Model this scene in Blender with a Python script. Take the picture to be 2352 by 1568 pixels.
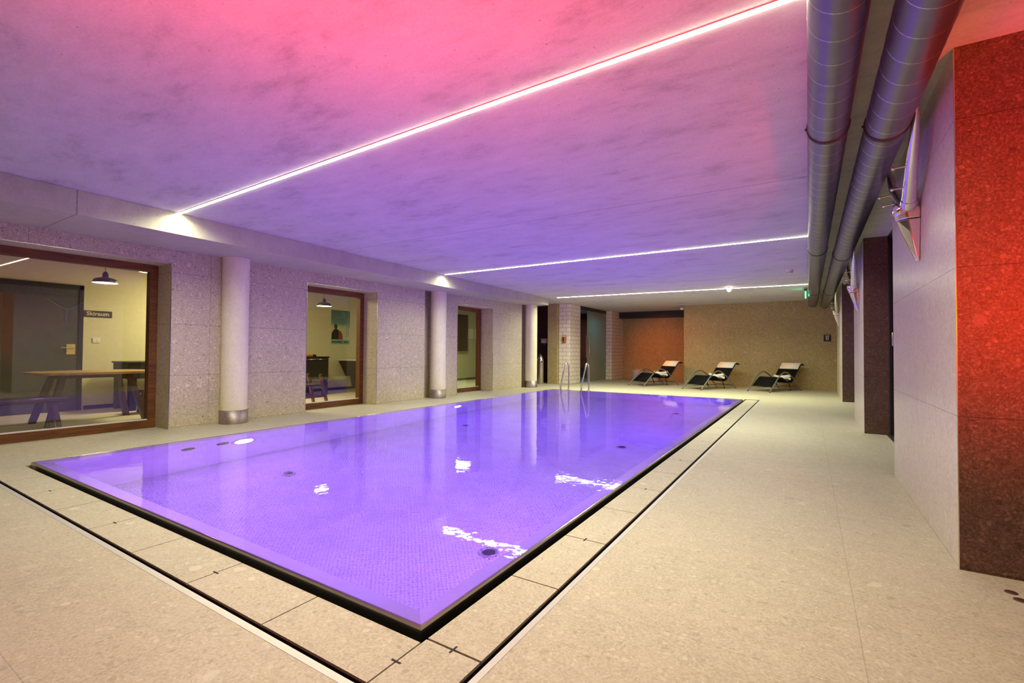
import bpy, bmesh, math, random
from mathutils import Vector, Matrix
random.seed(7)
for o in list(bpy.data.objects):
    bpy.data.objects.remove(o)
S = bpy.context.scene
COL = S.collection
PI = math.pi

# ------------------------------------------------------------------ camera
F_PX, YAW, PITCH, ROLL, CAM_H = 1088.15, -0.55927, 0.019829, 0.0073712, 1.1
fw = Vector((math.sin(YAW)*math.cos(PITCH), math.cos(YAW)*math.cos(PITCH), math.sin(PITCH)))
r0 = Vector((math.cos(YAW), -math.sin(YAW), 0)); u0 = r0.cross(fw)
rt = r0*math.cos(ROLL) + u0*math.sin(ROLL); up = -r0*math.sin(ROLL) + u0*math.cos(ROLL)
cd = bpy.data.cameras.new('camera'); cam = bpy.data.objects.new('camera', cd); COL.objects.link(cam)
cd.sensor_width = 36.0; cd.lens = 36.0*F_PX/2352.0; cd.clip_start = 0.05; cd.clip_end = 100
cam.matrix_world = Matrix(((rt.x, up.x, -fw.x, 0), (rt.y, up.y, -fw.y, 0), (rt.z, up.z, -fw.z, CAM_H), (0, 0, 0, 1)))
S.camera = cam

# ------------------------------------------------------------------ world, exposure, lights
W = bpy.data.worlds.new('world'); S.world = W; W.use_nodes = True
W.node_tree.nodes['Background'].inputs[0].default_value = (0.02, 0.02, 0.025, 1)
W.node_tree.nodes['Background'].inputs[1].default_value = 0.3
vs = S.view_settings
S.display_settings.display_device = 'sRGB'
vs.view_transform = 'Standard'; vs.look = 'None'; vs.exposure = 0.0; vs.gamma = 1.0; vs.use_curve_mapping = False
cy = S.cycles
cy.max_bounces = 8; cy.diffuse_bounces = 4; cy.glossy_bounces = 4; cy.transmission_bounces = 6; cy.transparent_max_bounces = 10
cy.sample_clamp_indirect = 4.0; cy.sample_clamp_direct = 0.0; cy.blur_glossy = 0.5
cy.use_denoising = True; cy.use_adaptive_sampling = True; cy.adaptive_threshold = 0.025
LED_POWER = 38.0
LED_WATTS = 132.0
LED_COL = (1.0, 1.0, 0.67)
POOL_POWER = 1230.0
POOL_COL = (0.38, 0.15, 1.0)
POOL_COL_FAR = (0.15, 0.035, 1.0)
PENDANT_POWER = 22.0

def lamp(name, kind, loc, target, energy, color, size=0.3, **kw):
    ld = bpy.data.lights.new(name, kind); ld.energy = energy; ld.color = color
    if kind == 'AREA': ld.shape = 'DISK'; ld.size = size; ld.spread = kw.get('spread', PI)
    elif kind == 'SPOT': ld.shadow_soft_size = size; ld.spot_size = kw.get('angle', 1.5); ld.spot_blend = kw.get('blend', 0.8)
    else: ld.shadow_soft_size = size
    o = bpy.data.objects.new(name, ld); COL.objects.link(o); o.location = loc
    o.rotation_euler = (Vector(target) - Vector(loc)).to_track_quat('-Z', 'Y').to_euler()
    return o
# red lamps of the lounge corner behind the camera
lamp('red_wall_washer', 'SPOT', (1.35, 1.45, 1.35), (1.0, 3.29, 1.72), 350, (1.0, 0.03, 0.001), 0.10, angle=1.45, blend=1.0)
lamp('red_lounge_lamp', 'SPOT', (0.7, -1.8, 1.6), (0.3, -4.0, 1.5), 420, (1.0, 0.13, 0.02), 0.12, angle=2.0, blend=1.0)
lamp('red_uplighter', 'AREA', (-1.15, 0.35, 1.0), (-1.25, 1.2, 2.7), 62, (1.0, 0.05, 0.08), 0.30, spread=2.3)
# amber lamps of the quiet corner at the far end
lamp('amber_wall_washer', 'SPOT', (-5.6, 16.2, 1.9), (-4.9, 19.2, 0.9), 190, (1.0, 0.22, 0.03), 0.15, angle=1.25, blend=1.0)
lamp('amber_corner_lamp', 'SPOT', (-6.2, 15.6, 2.2), (-3.3, 16.9, 1.1), 330, (1.0, 0.33, 0.06), 0.15, angle=1.1, blend=1.0)
# steam room lamp and two unseen lights added to brighten the games room
lamp('steam_room_lamp', 'AREA', (-7.6, 16.6, 2.45), (-7.6, 16.6, 0), 22, (0.1, 0.55, 1.0), 0.5)
lamp('games_room_unseen_fill', 'AREA', (-9.6, 5.0, 2.62), (-9.6, 5.0, 0), 125, (1.0, 0.86, 0.5), 0.9)
lamp('games_room_far_fill', 'AREA', (-9.6, 12.0, 2.62), (-9.6, 12.0, 0), 55, (0.85, 1.0, 0.5), 0.9)

# ------------------------------------------------------------------ object helpers
class MB:
    def __init__(self): self.v = []; self.f = []; self.s = []
    def add(self, vs, fs, smooth=False):
        n = len(self.v); self.v += [tuple(p) for p in vs]
        for f in fs: self.f.append([i+n for i in f]); self.s.append(smooth)
        return self
    def box(self, x0, y0, z0, x1, y1, z1):
        v = [(x0,y0,z0),(x1,y0,z0),(x1,y1,z0),(x0,y1,z0),(x0,y0,z1),(x1,y0,z1),(x1,y1,z1),(x0,y1,z1)]
        return self.add(v, [(0,3,2,1),(4,5,6,7),(0,1,5,4),(1,2,6,5),(2,3,7,6),(3,0,4,7)])
    def hexa(self, bot, top):      # 4 bottom + 4 top points, counterclockwise from above
        return self.add(list(bot)+list(top), [(0,3,2,1),(4,5,6,7),(0,1,5,4),(1,2,6,5),(2,3,7,6),(3,0,4,7)])
    def tube(self, path, r, seg=10, caps=True, smooth=True, flat=None):
        path = [Vector(p) for p in path]; n = len(path)
        rs = r if isinstance(r, (list, tuple)) else [r]*n
        rings = []; ref = None
        for i, p in enumerate(path):
            t = (path[min(i+1, n-1)] - path[max(i-1, 0)]).normalized()
            if ref is None:
                ref = Vector((0,0,1)) if abs(t.z) < 0.9 else Vector((0,1,0))
            a = (ref - t*ref.dot(t)).normalized(); b = t.cross(a); ref = a
            fy = flat if flat else 1.0
            rings.append([p + a*math.cos(2*PI*k/seg)*rs[i] + b*math.sin(2*PI*k/seg)*rs[i]*fy for k in range(seg)])
        vs = [q for ring in rings for q in ring]; fs = []
        for i in range(n-1):
            for k in range(seg):
                k2 = (k+1) % seg
                fs.append((i*seg+k, i*seg+k2, (i+1)*seg+k2, (i+1)*seg+k))
        self.add(vs, fs, smooth)
        if caps:
            self.add(rings[0], [tuple(range(seg))[::-1]]); self.add(rings[-1], [tuple(range(seg))])
        return self
    def bar(self, a, b, w, h):      # rectangular bar between two points
        a, b = Vector(a), Vector(b); t = (b-a).normalized()
        ref = Vector((0,0,1)) if abs(t.z) < 0.95 else Vector((1,0,0))
        s = t.cross(ref).normalized()*w/2; u = s.cross(t).normalized()*h/2
        return self.hexa([a-s-u, a+s-u, b+s-u, b-s-u], [a-s+u, a+s+u, b+s+u, b-s+u])
    def lathe(self, prof, c=(0,0,0), seg=24, axis='z', smooth=True):
        vs = []
        for r, z in prof:
            for k in range(seg):
                a = 2*PI*k/seg; x, y = r*math.cos(a), r*math.sin(a)
                p = (x, y, z) if axis == 'z' else ((z, x, y) if axis == 'x' else (y, z, x))
                vs.append((c[0]+p[0], c[1]+p[1], c[2]+p[2]))
        fs = []
        for i in range(len(prof)-1):
            for k in range(seg):
                k2 = (k+1) % seg
                fs.append((i*seg+k, i*seg+k2, (i+1)*seg+k2, (i+1)*seg+k))
        return self.add(vs, fs, smooth)
    def sheet(self, prof, x0, x1, th):     # profile of (y,z), extruded along x with thickness
        n = len(prof); P = [Vector((0, a, b)) for a, b in prof]; vs = []
        for i, p in enumerate(P):
            t = (P[min(i+1, n-1)] - P[max(i-1, 0)]).normalized(); nn = Vector((0, -t.z, t.y))*th/2
            for x in (x0, x1):
                vs.append((x, (p+nn).y, (p+nn).z)); vs.append((x, (p-nn).y, (p-nn).z))
        fs = []
        for i in range(n-1):
            a = i*4; b = a+4
            fs += [(a, a+2, b+2, b), (a+1, b+1, b+3, a+3), (a, b, b+1, a+1), (a+2, a+3, b+3, b+2)]
        fs += [(0, 1, 3, 2), ((n-1)*4, (n-1)*4+2, (n-1)*4+3, (n-1)*4+1)]
        return self.add(vs, fs, True)
    def ball(self, c, r, seg=12, rings=8, sc=(1,1,1)):
        prof = [(r*math.sin(PI*i/rings), -r*math.cos(PI*i/rings)) for i in range(rings+1)]
        prof[0] = (1e-4, -r); prof[-1] = (1e-4, r)
        m = MB().lathe(prof, (0,0,0), seg)
        return self.add([(c[0]+x*sc[0], c[1]+y*sc[1], c[2]+z*sc[2]) for x, y, z in m.v], m.f, True)
    def build(self, name, mat, parent=None, bevel=0, local=True, base=False):
        vs = self.v
        off = Vector((0,0,0))
        if parent is not None and not local: off = parent.matrix_world_loc if hasattr(parent, 'matrix_world_loc') else Vector(ROOTLOC[parent.name])
        if base:
            xs = [p[0] for p in vs]; ys = [p[1] for p in vs]; zs = [p[2] for p in vs]
            off = Vector(((min(xs)+max(xs))/2, (min(ys)+max(ys))/2, min(zs)))
        me = bpy.data.meshes.new(name)
        me.from_pydata([(p[0]-off.x, p[1]-off.y, p[2]-off.z) for p in vs], [], self.f)
        me.polygons.foreach_set('use_smooth', self.s)
        bm = bmesh.new(); bm.from_mesh(me); bmesh.ops.recalc_face_normals(bm, faces=bm.faces); bm.to_mesh(me); bm.free()
        me.materials.append(mat)
        o = bpy.data.objects.new(name, me); COL.objects.link(o)
        if base: o.location = off
        if parent is not None: o.parent = parent
        if bevel:
            b = o.modifiers.new('bevel', 'BEVEL'); b.width = bevel; b.segments = 2; b.limit_method = 'ANGLE'
        return o
ROOTLOC = {}
def thing(name, label, cat, loc=(0,0,0), rotz=0, group=None):
    o = bpy.data.objects.new(name, None); COL.objects.link(o); o.location = loc; o.rotation_euler = (0,0,rotz)
    o.empty_display_size = 0.1
    o['label'] = label; o['category'] = cat
    if group: o['group'] = group
    ROOTLOC[o.name] = tuple(loc)
    return o
def tag(o, label, cat, group=None):
    o['label'] = label; o['category'] = cat
    if group: o['group'] = group
    return o
def struct(name, mb, mat, bevel=0):
    o = mb.build(name, mat, None, bevel); o['kind'] = 'structure'; return o
def sroot(name, loc=(0,0,0)):
    o = bpy.data.objects.new(name, None); COL.objects.link(o); o.location = loc; o['kind'] = 'structure'; ROOTLOC[o.name] = tuple(loc); return o
def dup(root, loc, rotz, label, group=None):
    r = root.copy(); COL.objects.link(r); r.location = loc; r.rotation_euler = (0,0,rotz); r['label'] = label
    if group: r['group'] = group
    ROOTLOC[r.name] = tuple(loc)
    for ch in list(root.children):
        c = ch.copy(); COL.objects.link(c); c.parent = r
        for g in list(ch.children):
            d = g.copy(); COL.objects.link(d); d.parent = c
    return r

# ------------------------------------------------------------------ materials
class NT:
    def __init__(self, name):
        self.m = bpy.data.materials.new(name); self.m.use_nodes = True
        self.t = self.m.node_tree; self.n = self.t.nodes; self.l = self.t.links
        self.b = self.n['Principled BSDF']; self.out = self.n['Material Output']
    def new(self, typ, **kw):
        nd = self.n.new(typ)
        for k, v in kw.items(): setattr(nd, k, v)
        return nd
    def link(self, a, b): self.l.new(a, b)
    def math(self, op, a, b=None, c=None, clamp=False):
        nd = self.new('ShaderNodeMath', operation=op, use_clamp=clamp)
        for i, x in enumerate((a, b, c)):
            if x is None: continue
            if isinstance(x, (int, float)): nd.inputs[i].default_value = x
            else: self.link(x, nd.inputs[i])
        return nd.outputs[0]
    def mix(self, fac, a, b, mode='MIX'):
        nd = self.new('ShaderNodeMix', data_type='RGBA', blend_type=mode)
        for sock, x in ((nd.inputs[0], fac), (nd.inputs[6], a), (nd.inputs[7], b)):
            if isinstance(x, (int, float)): sock.default_value = x
            elif isinstance(x, tuple): sock.default_value = (*x[:3], 1)
            else: self.link(x, sock)
        return nd.outputs[2]
    def pos(self, scale=(1,1,1), rot=(0,0,0)):
        g = self.new('ShaderNodeNewGeometry'); mp = self.new('ShaderNodeMapping')
        mp.inputs['Scale'].default_value = scale; mp.inputs['Rotation'].default_value = rot
        self.link(g.outputs['Position'], mp.inputs['Vector']); return mp.outputs[0]
    def obj(self, scale=(1,1,1)):
        g = self.new('ShaderNodeTexCoord'); mp = self.new('ShaderNodeMapping'); mp.inputs['Scale'].default_value = scale
        self.link(g.outputs['Object'], mp.inputs['Vector']); return mp.outputs[0]
    def noise(self, vec, scale, detail=3, rough=0.55):
        nd = self.new('ShaderNodeTexNoise'); nd.inputs['Scale'].default_value = scale; nd.inputs['Detail'].default_value = detail
        nd.inputs['Roughness'].default_value = rough; self.link(vec, nd.inputs['Vector']); return nd.outputs[0]
    def vor(self, vec, scale, rand=1.0):
        nd = self.new('ShaderNodeTexVoronoi'); nd.inputs['Scale'].default_value = scale; nd.inputs['Randomness'].default_value = rand
        self.link(vec, nd.inputs['Vector']); return nd.outputs['Distance'], nd.outputs['Color']
    def ramp(self, fac, stops):
        nd = self.new('ShaderNodeValToRGB'); e = nd.color_ramp.elements
        while len(e) < len(stops): e.new(0.5)
        for i, (p, c) in enumerate(stops):
            e[i].position = p; e[i].color = (*c, 1) if isinstance(c, tuple) else (c, c, c, 1)
        self.link(fac, nd.inputs[0]); return nd.outputs[0]
    def bump(self, h, strength=0.3, dist=0.01):
        nd = self.new('ShaderNodeBump'); nd.inputs['Strength'].default_value = strength; nd.inputs['Distance'].default_value = dist
        self.link(h, nd.inputs['Height']); self.link(nd.outputs[0], self.b.inputs['Normal']); return nd
    def lines(self, axis, pitch, offset, width):
        g = self.new('ShaderNodeNewGeometry'); sp = self.new('ShaderNodeSeparateXYZ'); self.link(g.outputs['Position'], sp.inputs[0])
        c = self.math('SUBTRACT', sp.outputs['XYZ'.index(axis)], offset - pitch/2)
        c = self.math('FLOORED_MODULO', c, pitch)
        c = self.math('ABSOLUTE', self.math('SUBTRACT', c, pitch/2))
        return self.math('LESS_THAN', c, width/2)
def P(name, color, rough=0.5, metal=0.0, spec=None, **kw):
    t = NT(name); t.b.inputs['Base Color'].default_value = (*color, 1); t.b.inputs['Roughness'].default_value = rough
    t.b.inputs['Metallic'].default_value = metal
    if spec is not None: t.b.inputs['Specular IOR Level'].default_value = spec
    # slight procedural unevenness so that nothing is perfectly flat
    n = t.noise(t.obj(), kw.get('ns', 14.0), 3)
    a = kw.get('var', 0.12)
    c1 = tuple(min(1, x*(1-a)) for x in color); c2 = tuple(min(1, x*(1+a)) for x in color)
    t.link(t.ramp(n, [(0.3, c1), (0.7, c2)]), t.b.inputs['Base Color'])
    if kw.get('aniso'): t.b.inputs['Anisotropic'].default_value = kw['aniso']
    return t.m
def emit(name, color, strength):
    t = NT(name); t.b.inputs['Base Color'].default_value = (0.8, 0.8, 0.8, 1)
    t.b.inputs['Emission Color'].default_value = (*color, 1); t.b.inputs['Emission Strength'].default_value = strength
    return t.m
def stone(name, base, lo, hi, rough, joints=(), stretch=(1,1,1), peb=1.0, joint_dark=0.55, spec=0.4, large=(13, 0.30, 0.45)):
    t = NT(name); v = t.pos(stretch)
    warp = t.new('ShaderNodeTexNoise'); warp.inputs['Scale'].default_value = 9.0; t.link(v, warp.inputs['Vector'])
    wv = t.new('ShaderNodeVectorMath', operation='MULTIPLY_ADD'); t.link(warp.outputs['Color'], wv.inputs[0])
    wv.inputs[1].default_value = (0.05, 0.05, 0.05); t.link(v, wv.inputs[2]); v2 = wv.outputs[0]
    big = t.noise(v, 0.9, 3); fine = t.noise(v2, 85, 3, 0.7); mid = t.noise(v2, 16, 4, 0.65)
    c = t.ramp(t.math('ADD', t.math('MULTIPLY', mid, 0.6), t.math('MULTIPLY', big, 0.4)), [(0.36, tuple(0.5*(a+b) for a, b in zip(base, lo))), (0.5, base), (0.66, tuple(0.55*a+0.45*b for a, b in zip(base, hi)))])
    f = t.ramp(fine, [(0.34, lo), (0.5, base), (0.68, hi)])
    c = t.mix(0.5, c, f)
    for sc, thr, am in ((75, 0.40, 0.6), (34, 0.36, 0.65), large):
        d, col = t.vor(v2, sc); sp = t.new('ShaderNodeSeparateColor'); t.link(col, sp.inputs[0])
        pebble = t.math('LESS_THAN', d, t.math('MULTIPLY', sp.outputs[1], thr*1.25))
        keep = t.math('GREATER_THAN', sp.outputs[2], 0.40 if sc > 20 else 0.80)
        tone = t.ramp(sp.outputs[0], [(0.15, lo), (0.4, base), (0.8, hi)] if sc > 10 else [(0.08, lo), (0.2, base), (0.5, hi)])
        c = t.mix(t.math('MULTIPLY', t.math('MULTIPLY', pebble, keep), am*peb), c, tone)
    jm = None
    for (ax, pitch, off, wd) in joints:
        j = t.lines(ax, pitch, off, wd); jm = j if jm is None else t.math('MAXIMUM', jm, j)
    if jm is not None: c = t.mix(t.math('MULTIPLY', jm, joint_dark), c, tuple(x*0.25 for x in lo))
    t.link(c, t.b.inputs['Base Color']); t.b.inputs['Roughness'].default_value = rough; t.b.inputs['Specular IOR Level'].default_value = spec
    h = t.math('ADD', fine, mid)
    if jm is not None: h = t.math('SUBTRACT', h, t.math('MULTIPLY', jm, 3.0))
    t.bump(h, 0.10, 0.004)
    return t.m
FLC = ((0.49, 0.46, 0.335), (0.31, 0.285, 0.195), (0.65, 0.625, 0.50))
WLC = ((0.53, 0.475, 0.29), (0.21, 0.175, 0.10), (0.82, 0.76, 0.53))
M = {}
M['floor'] = stone('beige_floor_stone', *FLC, 0.5, [('X', 1.1, 0.165, 0.004), ('Y', 0.72, 2.65, 0.0035)], (1, 1, 1), 0.8, 0.3, large=(9, 0.34, 0.75))
M['cover'] = stone('beige_cover_stone', *FLC, 0.5, (), (1, 1, 1), 0.8, large=(9, 0.34, 0.75))
M['pier_side'] = stone('pale_pier_stone', (0.56, 0.50, 0.42), (0.36, 0.31, 0.25), (0.72, 0.66, 0.58), 0.32, [('Z', 0.77, 0.78, 0.005)], (1.4, 0.7, 0.6), 0.5, 0.6, 0.5)
M['wall'] = stone('pebbly_wall_stone', *WLC, 0.55, [('Z', 0.705, 0.022, 0.006), ('Y', 1.9, 3.49, 0.005)], (1,1,1), 1.0, 0.5)
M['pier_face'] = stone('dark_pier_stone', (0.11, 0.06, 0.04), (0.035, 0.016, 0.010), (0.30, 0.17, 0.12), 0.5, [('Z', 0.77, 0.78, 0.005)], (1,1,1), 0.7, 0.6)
M['back'] = stone('brown_back_stone', (0.37, 0.29, 0.12), (0.12, 0.09, 0.03), (0.64, 0.54, 0.28), 0.6, [('Z', 0.70, 0.02, 0.006), ('X', 0.9, -1.6, 0.005)], (1,1,1), 1.0, 0.35)
def concrete(name, base, joints=(), stain=0.5):
    t = NT(name); v = t.pos(); vs_ = t.pos((1.0, 2.2, 1.0), (0, 0, 0.4))
    a = t.noise(vs_, 1.1, 5, 0.6); b = t.noise(vs_, 5.0, 5, 0.65); c = t.noise(v, 60, 2)
    s = t.math('ADD', t.math('MULTIPLY', a, 0.55), t.math('MULTIPLY', b, 0.45))
    col = t.ramp(s, [(0.30, tuple(x*(1-stain) for x in base)), (0.47, tuple(x*0.93 for x in base)), (0.7, tuple(min(1, x*1.14) for x in base))])
    col = t.mix(0.25, col, t.ramp(c, [(0.3, tuple(x*0.7 for x in base)), (0.7, tuple(min(1, x*1.2) for x in base))]))
    d, cc = t.vor(v, 14); sp = t.new('ShaderNodeSeparateColor'); t.link(cc, sp.inputs[0])
    pit = t.math('MULTIPLY', t.math('LESS_THAN', d, 0.09), t.math('GREATER_THAN', sp.outputs[0], 0.6))
    col = t.mix(t.math('MULTIPLY', pit, 0.45), col, tuple(x*0.3 for x in base))
    for (ax, pitch, off, wd) in joints: col = t.mix(t.math('MULTIPLY', t.lines(ax, pitch, off, wd), 0.55), col, tuple(x*0.2 for x in base))
    t.link(col, t.b.inputs['Base Color']); t.b.inputs['Roughness'].default_value = 0.7; t.b.inputs['Specular IOR Level'].default_value = 0.25
    t.bump(t.math('ADD', b, t.math('MULTIPLY', c, 0.5)), 0.15, 0.006); return t.m
M['ceil'] = concrete('ceiling_concrete', (0.62, 0.585, 0.57), [('Y', 60, 5.03, 0.014)], 0.5)
M['beam'] = concrete('beam_concrete', (0.50, 0.48, 0.36), [('Y', 60, 1.70, 0.012)], 0.25)
M['column'] = concrete('column_concrete', (0.82, 0.79, 0.53), (), 0.12)
M['plaster'] = P('yellow_plaster', (0.66, 0.62, 0.40), 0.8, var=0.03)
M['green_plaster'] = P('green_plaster', (0.50, 0.56, 0.26), 0.8, var=0.03)
M['games_floor'] = P('games_room_floor', (0.62, 0.56, 0.44), 0.5, var=0.05)
M['games_ceil'] = P('games_room_ceiling', (0.66, 0.40, 0.32), 0.8, var=0.05)
M['steel'] = P('brushed_steel', (0.55, 0.52, 0.49), 0.3, 1.0, var=0.06)
M['collar'] = P('collar_steel', (0.40, 0.35, 0.31), 0.5, 1.0, var=0.15, ns=40)
M['chrome'] = P('polished_chrome', (0.78, 0.76, 0.76), 0.10, 1.0, var=0.02)
M['duct'] = P('galvanised_duct', (0.17, 0.165, 0.20), 0.36, 0.85, var=0.10, ns=5)
M['black_metal'] = P('black_metal', (0.012, 0.012, 0.014), 0.4)
M['black'] = P('black_void', (0.006, 0.006, 0.006), 0.7)
M['trim'] = P('bright_trim', (0.75, 0.73, 0.70), 0.25, 1.0, var=0.02)
M['strip_grey'] = P('pale_drain_strip', (0.56, 0.56, 0.52), 0.45, 0.3, var=0.04)
M['rim'] = P('pool_rim_steel', (0.42, 0.39, 0.38), 0.24, 1.0, var=0.05)
M['sling'] = P('black_sling', (0.005, 0.005, 0.006), 0.8, 0.0, 0.15, var=0.2, ns=60)
M['frame_metal'] = P('lounger_frame_metal', (0.34, 0.34, 0.31), 0.38, 0.7)
M['towel'] = P('white_towel', (0.88, 0.85, 0.78), 0.95, var=0.06, ns=40)
M['white'] = P('white_plastic', (0.75, 0.74, 0.72), 0.4, var=0.02)
M['tabletop'] = P('oak_top', (0.42, 0.25, 0.09), 0.4, var=0.2)
M['dark_wood'] = P('dark_wood', (0.07, 0.035, 0.02), 0.45, var=0.3)
M['red_wood'] = P('red_brown_wood', (0.14, 0.045, 0.018), 0.4, var=0.3)
M['game_dark'] = P('game_table_dark', (0.018, 0.012, 0.009), 0.5)
M['door_grey'] = P('dark_grey_door', (0.06, 0.06, 0.05), 0.5, var=0.15, ns=4)
M['brass'] = P('brass_plate', (0.62, 0.50, 0.26), 0.35, 0.8)
M['amber'] = P('amber_glass_case', (0.42, 0.17, 0.04), 0.3)
M['orange'] = P('orange_plastic', (0.75, 0.20, 0.05), 0.5)
M['paper'] = P('paper', (0.92, 0.92, 0.86), 0.9, var=0.05)
M['ink'] = P('ink', (0.02, 0.02, 0.02), 0.8)
M['cream_text'] = P('cream_lettering', (0.62, 0.55, 0.42), 0.6)
M['sign_brown'] = P('sign_plate', (0.05, 0.03, 0.02), 0.5)
def wood(name, c1, c2, sc=(3, 3, 40)):
    t = NT(name); v = t.obj(sc); n = t.noise(v, 2.0, 4)
    t.link(t.ramp(n, [(0.35, c1), (0.65, c2)]), t.b.inputs['Base Color']); t.b.inputs['Roughness'].default_value = 0.5; t.b.inputs['Specular IOR Level'].default_value = 0.3; return t.m
M['frame_wood'] = wood('window_frame_wood', (0.095, 0.036, 0.007), (0.19, 0.075, 0.016), (20, 1.5, 20))
def tiles(name):
    t = NT(name); g = t.new('ShaderNodeNewGeometry'); sp = t.new('ShaderNodeSeparateXYZ'); t.link(g.outputs['Position'], sp.inputs[0])
    cb = t.new('ShaderNodeCombineXYZ'); t.link(t.math('ADD', sp.outputs[0], sp.outputs[1]), cb.inputs[0]); t.link(sp.outputs[2], cb.inputs[1])
    br = t.new('ShaderNodeTexBrick'); br.inputs['Scale'].default_value = 1.0; br.inputs['Brick Width'].default_value = 0.27; br.inputs['Row Height'].default_value = 0.135
    br.inputs['Mortar Size'].default_value = 0.006; br.inputs['Color1'].default_value = (0.78, 0.71, 0.61, 1); br.inputs['Color2'].default_value = (0.84, 0.77, 0.67, 1)
    br.inputs['Mortar'].default_value = (0.30, 0.24, 0.19, 1); t.link(cb.outputs[0], br.inputs['Vector'])
    t.link(br.outputs['Color'], t.b.inputs['Base Color']); t.b.inputs['Roughness'].default_value = 0.35
    t.bump(t.math('SUBTRACT', 1.0, br.outputs['Fac']), 0.4, 0.006); return t.m
M['tiles'] = tiles('cream_brick_tiles')
M['mosaic'] = stone('dark_mosaic', (0.10, 0.05, 0.055), (0.04, 0.02, 0.025), (0.20, 0.11, 0.11), 0.4, [('Z', 0.05, 0, 0.004), ('Y', 0.05, 0, 0.004)])
def glass(name, tint, refl=0.9, rough=0.0, ior=1.5):
    t = NT(name); tr = t.new('ShaderNodeBsdfTransparent'); tr.inputs[0].default_value = (*tint, 1)
    gl = t.new('ShaderNodeBsdfGlossy'); gl.inputs['Roughness'].default_value = rough
    lw_ = t.new('ShaderNodeLayerWeight'); f0 = ((ior-1)/(ior+1))**2
    fr = t.math('MULTIPLY_ADD', t.math('POWER', lw_.outputs['Facing'], 5.0), 1-f0, f0)   # Schlick reflectance, same from both sides
    mx = t.new('ShaderNodeMixShader'); t.link(t.math('MULTIPLY', fr, refl), mx.inputs[0])
    t.link(tr.outputs[0], mx.inputs[1]); t.link(gl.outputs[0], mx.inputs[2]); t.link(mx.outputs[0], t.out.inputs['Surface']); return t.m
M['glass'] = glass('window_glass', (0.93, 0.95, 0.92), 1.0, 0.0, 1.65)
M['dark_glass'] = glass('dark_sauna_glass', (0.10, 0.05, 0.05), 1.0, 0.03)
M['clear_glass'] = glass('clear_steam_glass', (0.8, 0.8, 0.8), 0.8)
def frosted():
    t = NT('frosted_glass'); d = t.new('ShaderNodeBsdfTranslucent'); d.inputs[0].default_value = (0.62, 0.66, 0.52, 1)
    df = t.new('ShaderNodeBsdfDiffuse'); df.inputs[0].default_value = (0.42, 0.40, 0.26, 1)
    a = t.new('ShaderNodeMixShader'); a.inputs[0].default_value = 0.5; t.link(d.outputs[0], a.inputs[1]); t.link(df.outputs[0], a.inputs[2])
    g = t.new('ShaderNodeBsdfGlossy'); g.inputs['Roughness'].default_value = 0.12
    m = t.new('ShaderNodeMixShader'); m.inputs[0].default_value = 0.08; t.link(a.outputs[0], m.inputs[1]); t.link(g.outputs[0], m.inputs[2])
    t.link(m.outputs[0], t.out.inputs['Surface']); return t.m
M['frosted'] = frosted()
def water():
    t = NT('pool_water'); b = t.b; b.inputs['Base Color'].default_value = (0.92, 0.88, 1.0, 1); b.inputs['Roughness'].default_value = 0.0
    b.inputs['IOR'].default_value = 1.33; b.inputs['Transmission Weight'].default_value = 1.0
    n1 = t.noise(t.pos((1, 1, 1)), 7.0, 2, 0.5); n2 = t.noise(t.pos((1, 1, 1)), 34.0, 2, 0.5)
    t.bump(t.math('ADD', n1, t.math('MULTIPLY', n2, 0.15)), 0.035, 0.03); return t.m
M['water'] = water()
def pool_steel(name, dots):
    t = NT(name); b = t.b; b.inputs['Base Color'].default_value = (0.74, 0.72, 0.74, 1); b.inputs['Metallic'].default_value = 0.55
    b.inputs['Roughness'].default_value = 0.34
    n = t.noise(t.pos(), 3.0, 3); t.link(t.ramp(n, [(0.3, (0.68, 0.66, 0.68)), (0.7, (0.80, 0.78, 0.80))]), b.inputs['Base Color'])
    if dots:
        d, _ = t.vor(t.pos((1, 1, 0.001), (0, 0, 0.785)), 34, 0.0); t.bump(t.math('SMOOTH_MIN', d, 0.42, 0.1), 1.0, 0.04)
    return t.m
M['shelf'] = P('satin_shelf_steel', (0.80, 0.78, 0.80), 0.4, 0.2, var=0.03)
M['pool_wall'] = pool_steel('pool_wall_steel', False); M['pool_floor'] = pool_steel('embossed_pool_floor', True)
M['led'] = emit('led_diffuser', LED_COL, LED_POWER)
M['pool_lamp'] = emit('pool_lamp_lens', POOL_COL, POOL_POWER); M['pool_lamp_far'] = emit('pool_lamp_lens_blue', POOL_COL_FAR, POOL_POWER)
M['bulb'] = emit('lamp_bulb', (1.0, 0.85, 0.55), PENDANT_POWER)
M['globe'] = emit('globe_light', (1.0, 0.88, 0.68), 14.0)
M['exit'] = emit('exit_sign_green', (0.02, 1.0, 0.35), 7.0)

# ------------------------------------------------------------------ setting: floor and pool
PX0, PX1, PY0, PY1 = -6.16, -1.275, 1.39, 12.02      # outer rim edges
GAP = 0.035; COVR = (-1.24, -0.985); COVF = (1.095, 1.355)
SLOTR = (-0.985, -0.962); STRR = (-0.962, -0.935); SLOTF = (1.073, 1.095); STRF = (1.045, 1.073)
ENDY = 12.42
fl = MB()
def slab(x0, y0, x1, y1): fl.box(x0, y0, -0.2, x1, y1, 0.0)
slab(-8.4, -4.0, 1.8, STRF[0])                        # near
slab(STRR[1], STRF[0], 1.8, 19.4)                     # right
slab(-8.4, PY1 + 0.012, STRR[1], 19.4) if False else None
slab(-8.4, ENDY, STRR[1], 19.4)                       # far
slab(-8.4, STRF[0], PX0 - 0.012, ENDY)                # left
slab(PX0 - 0.012, PY1 + 0.012, PX1 - 0.0, ENDY)       # between far rim and far deck
struct('floor', fl, M['floor'])
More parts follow.
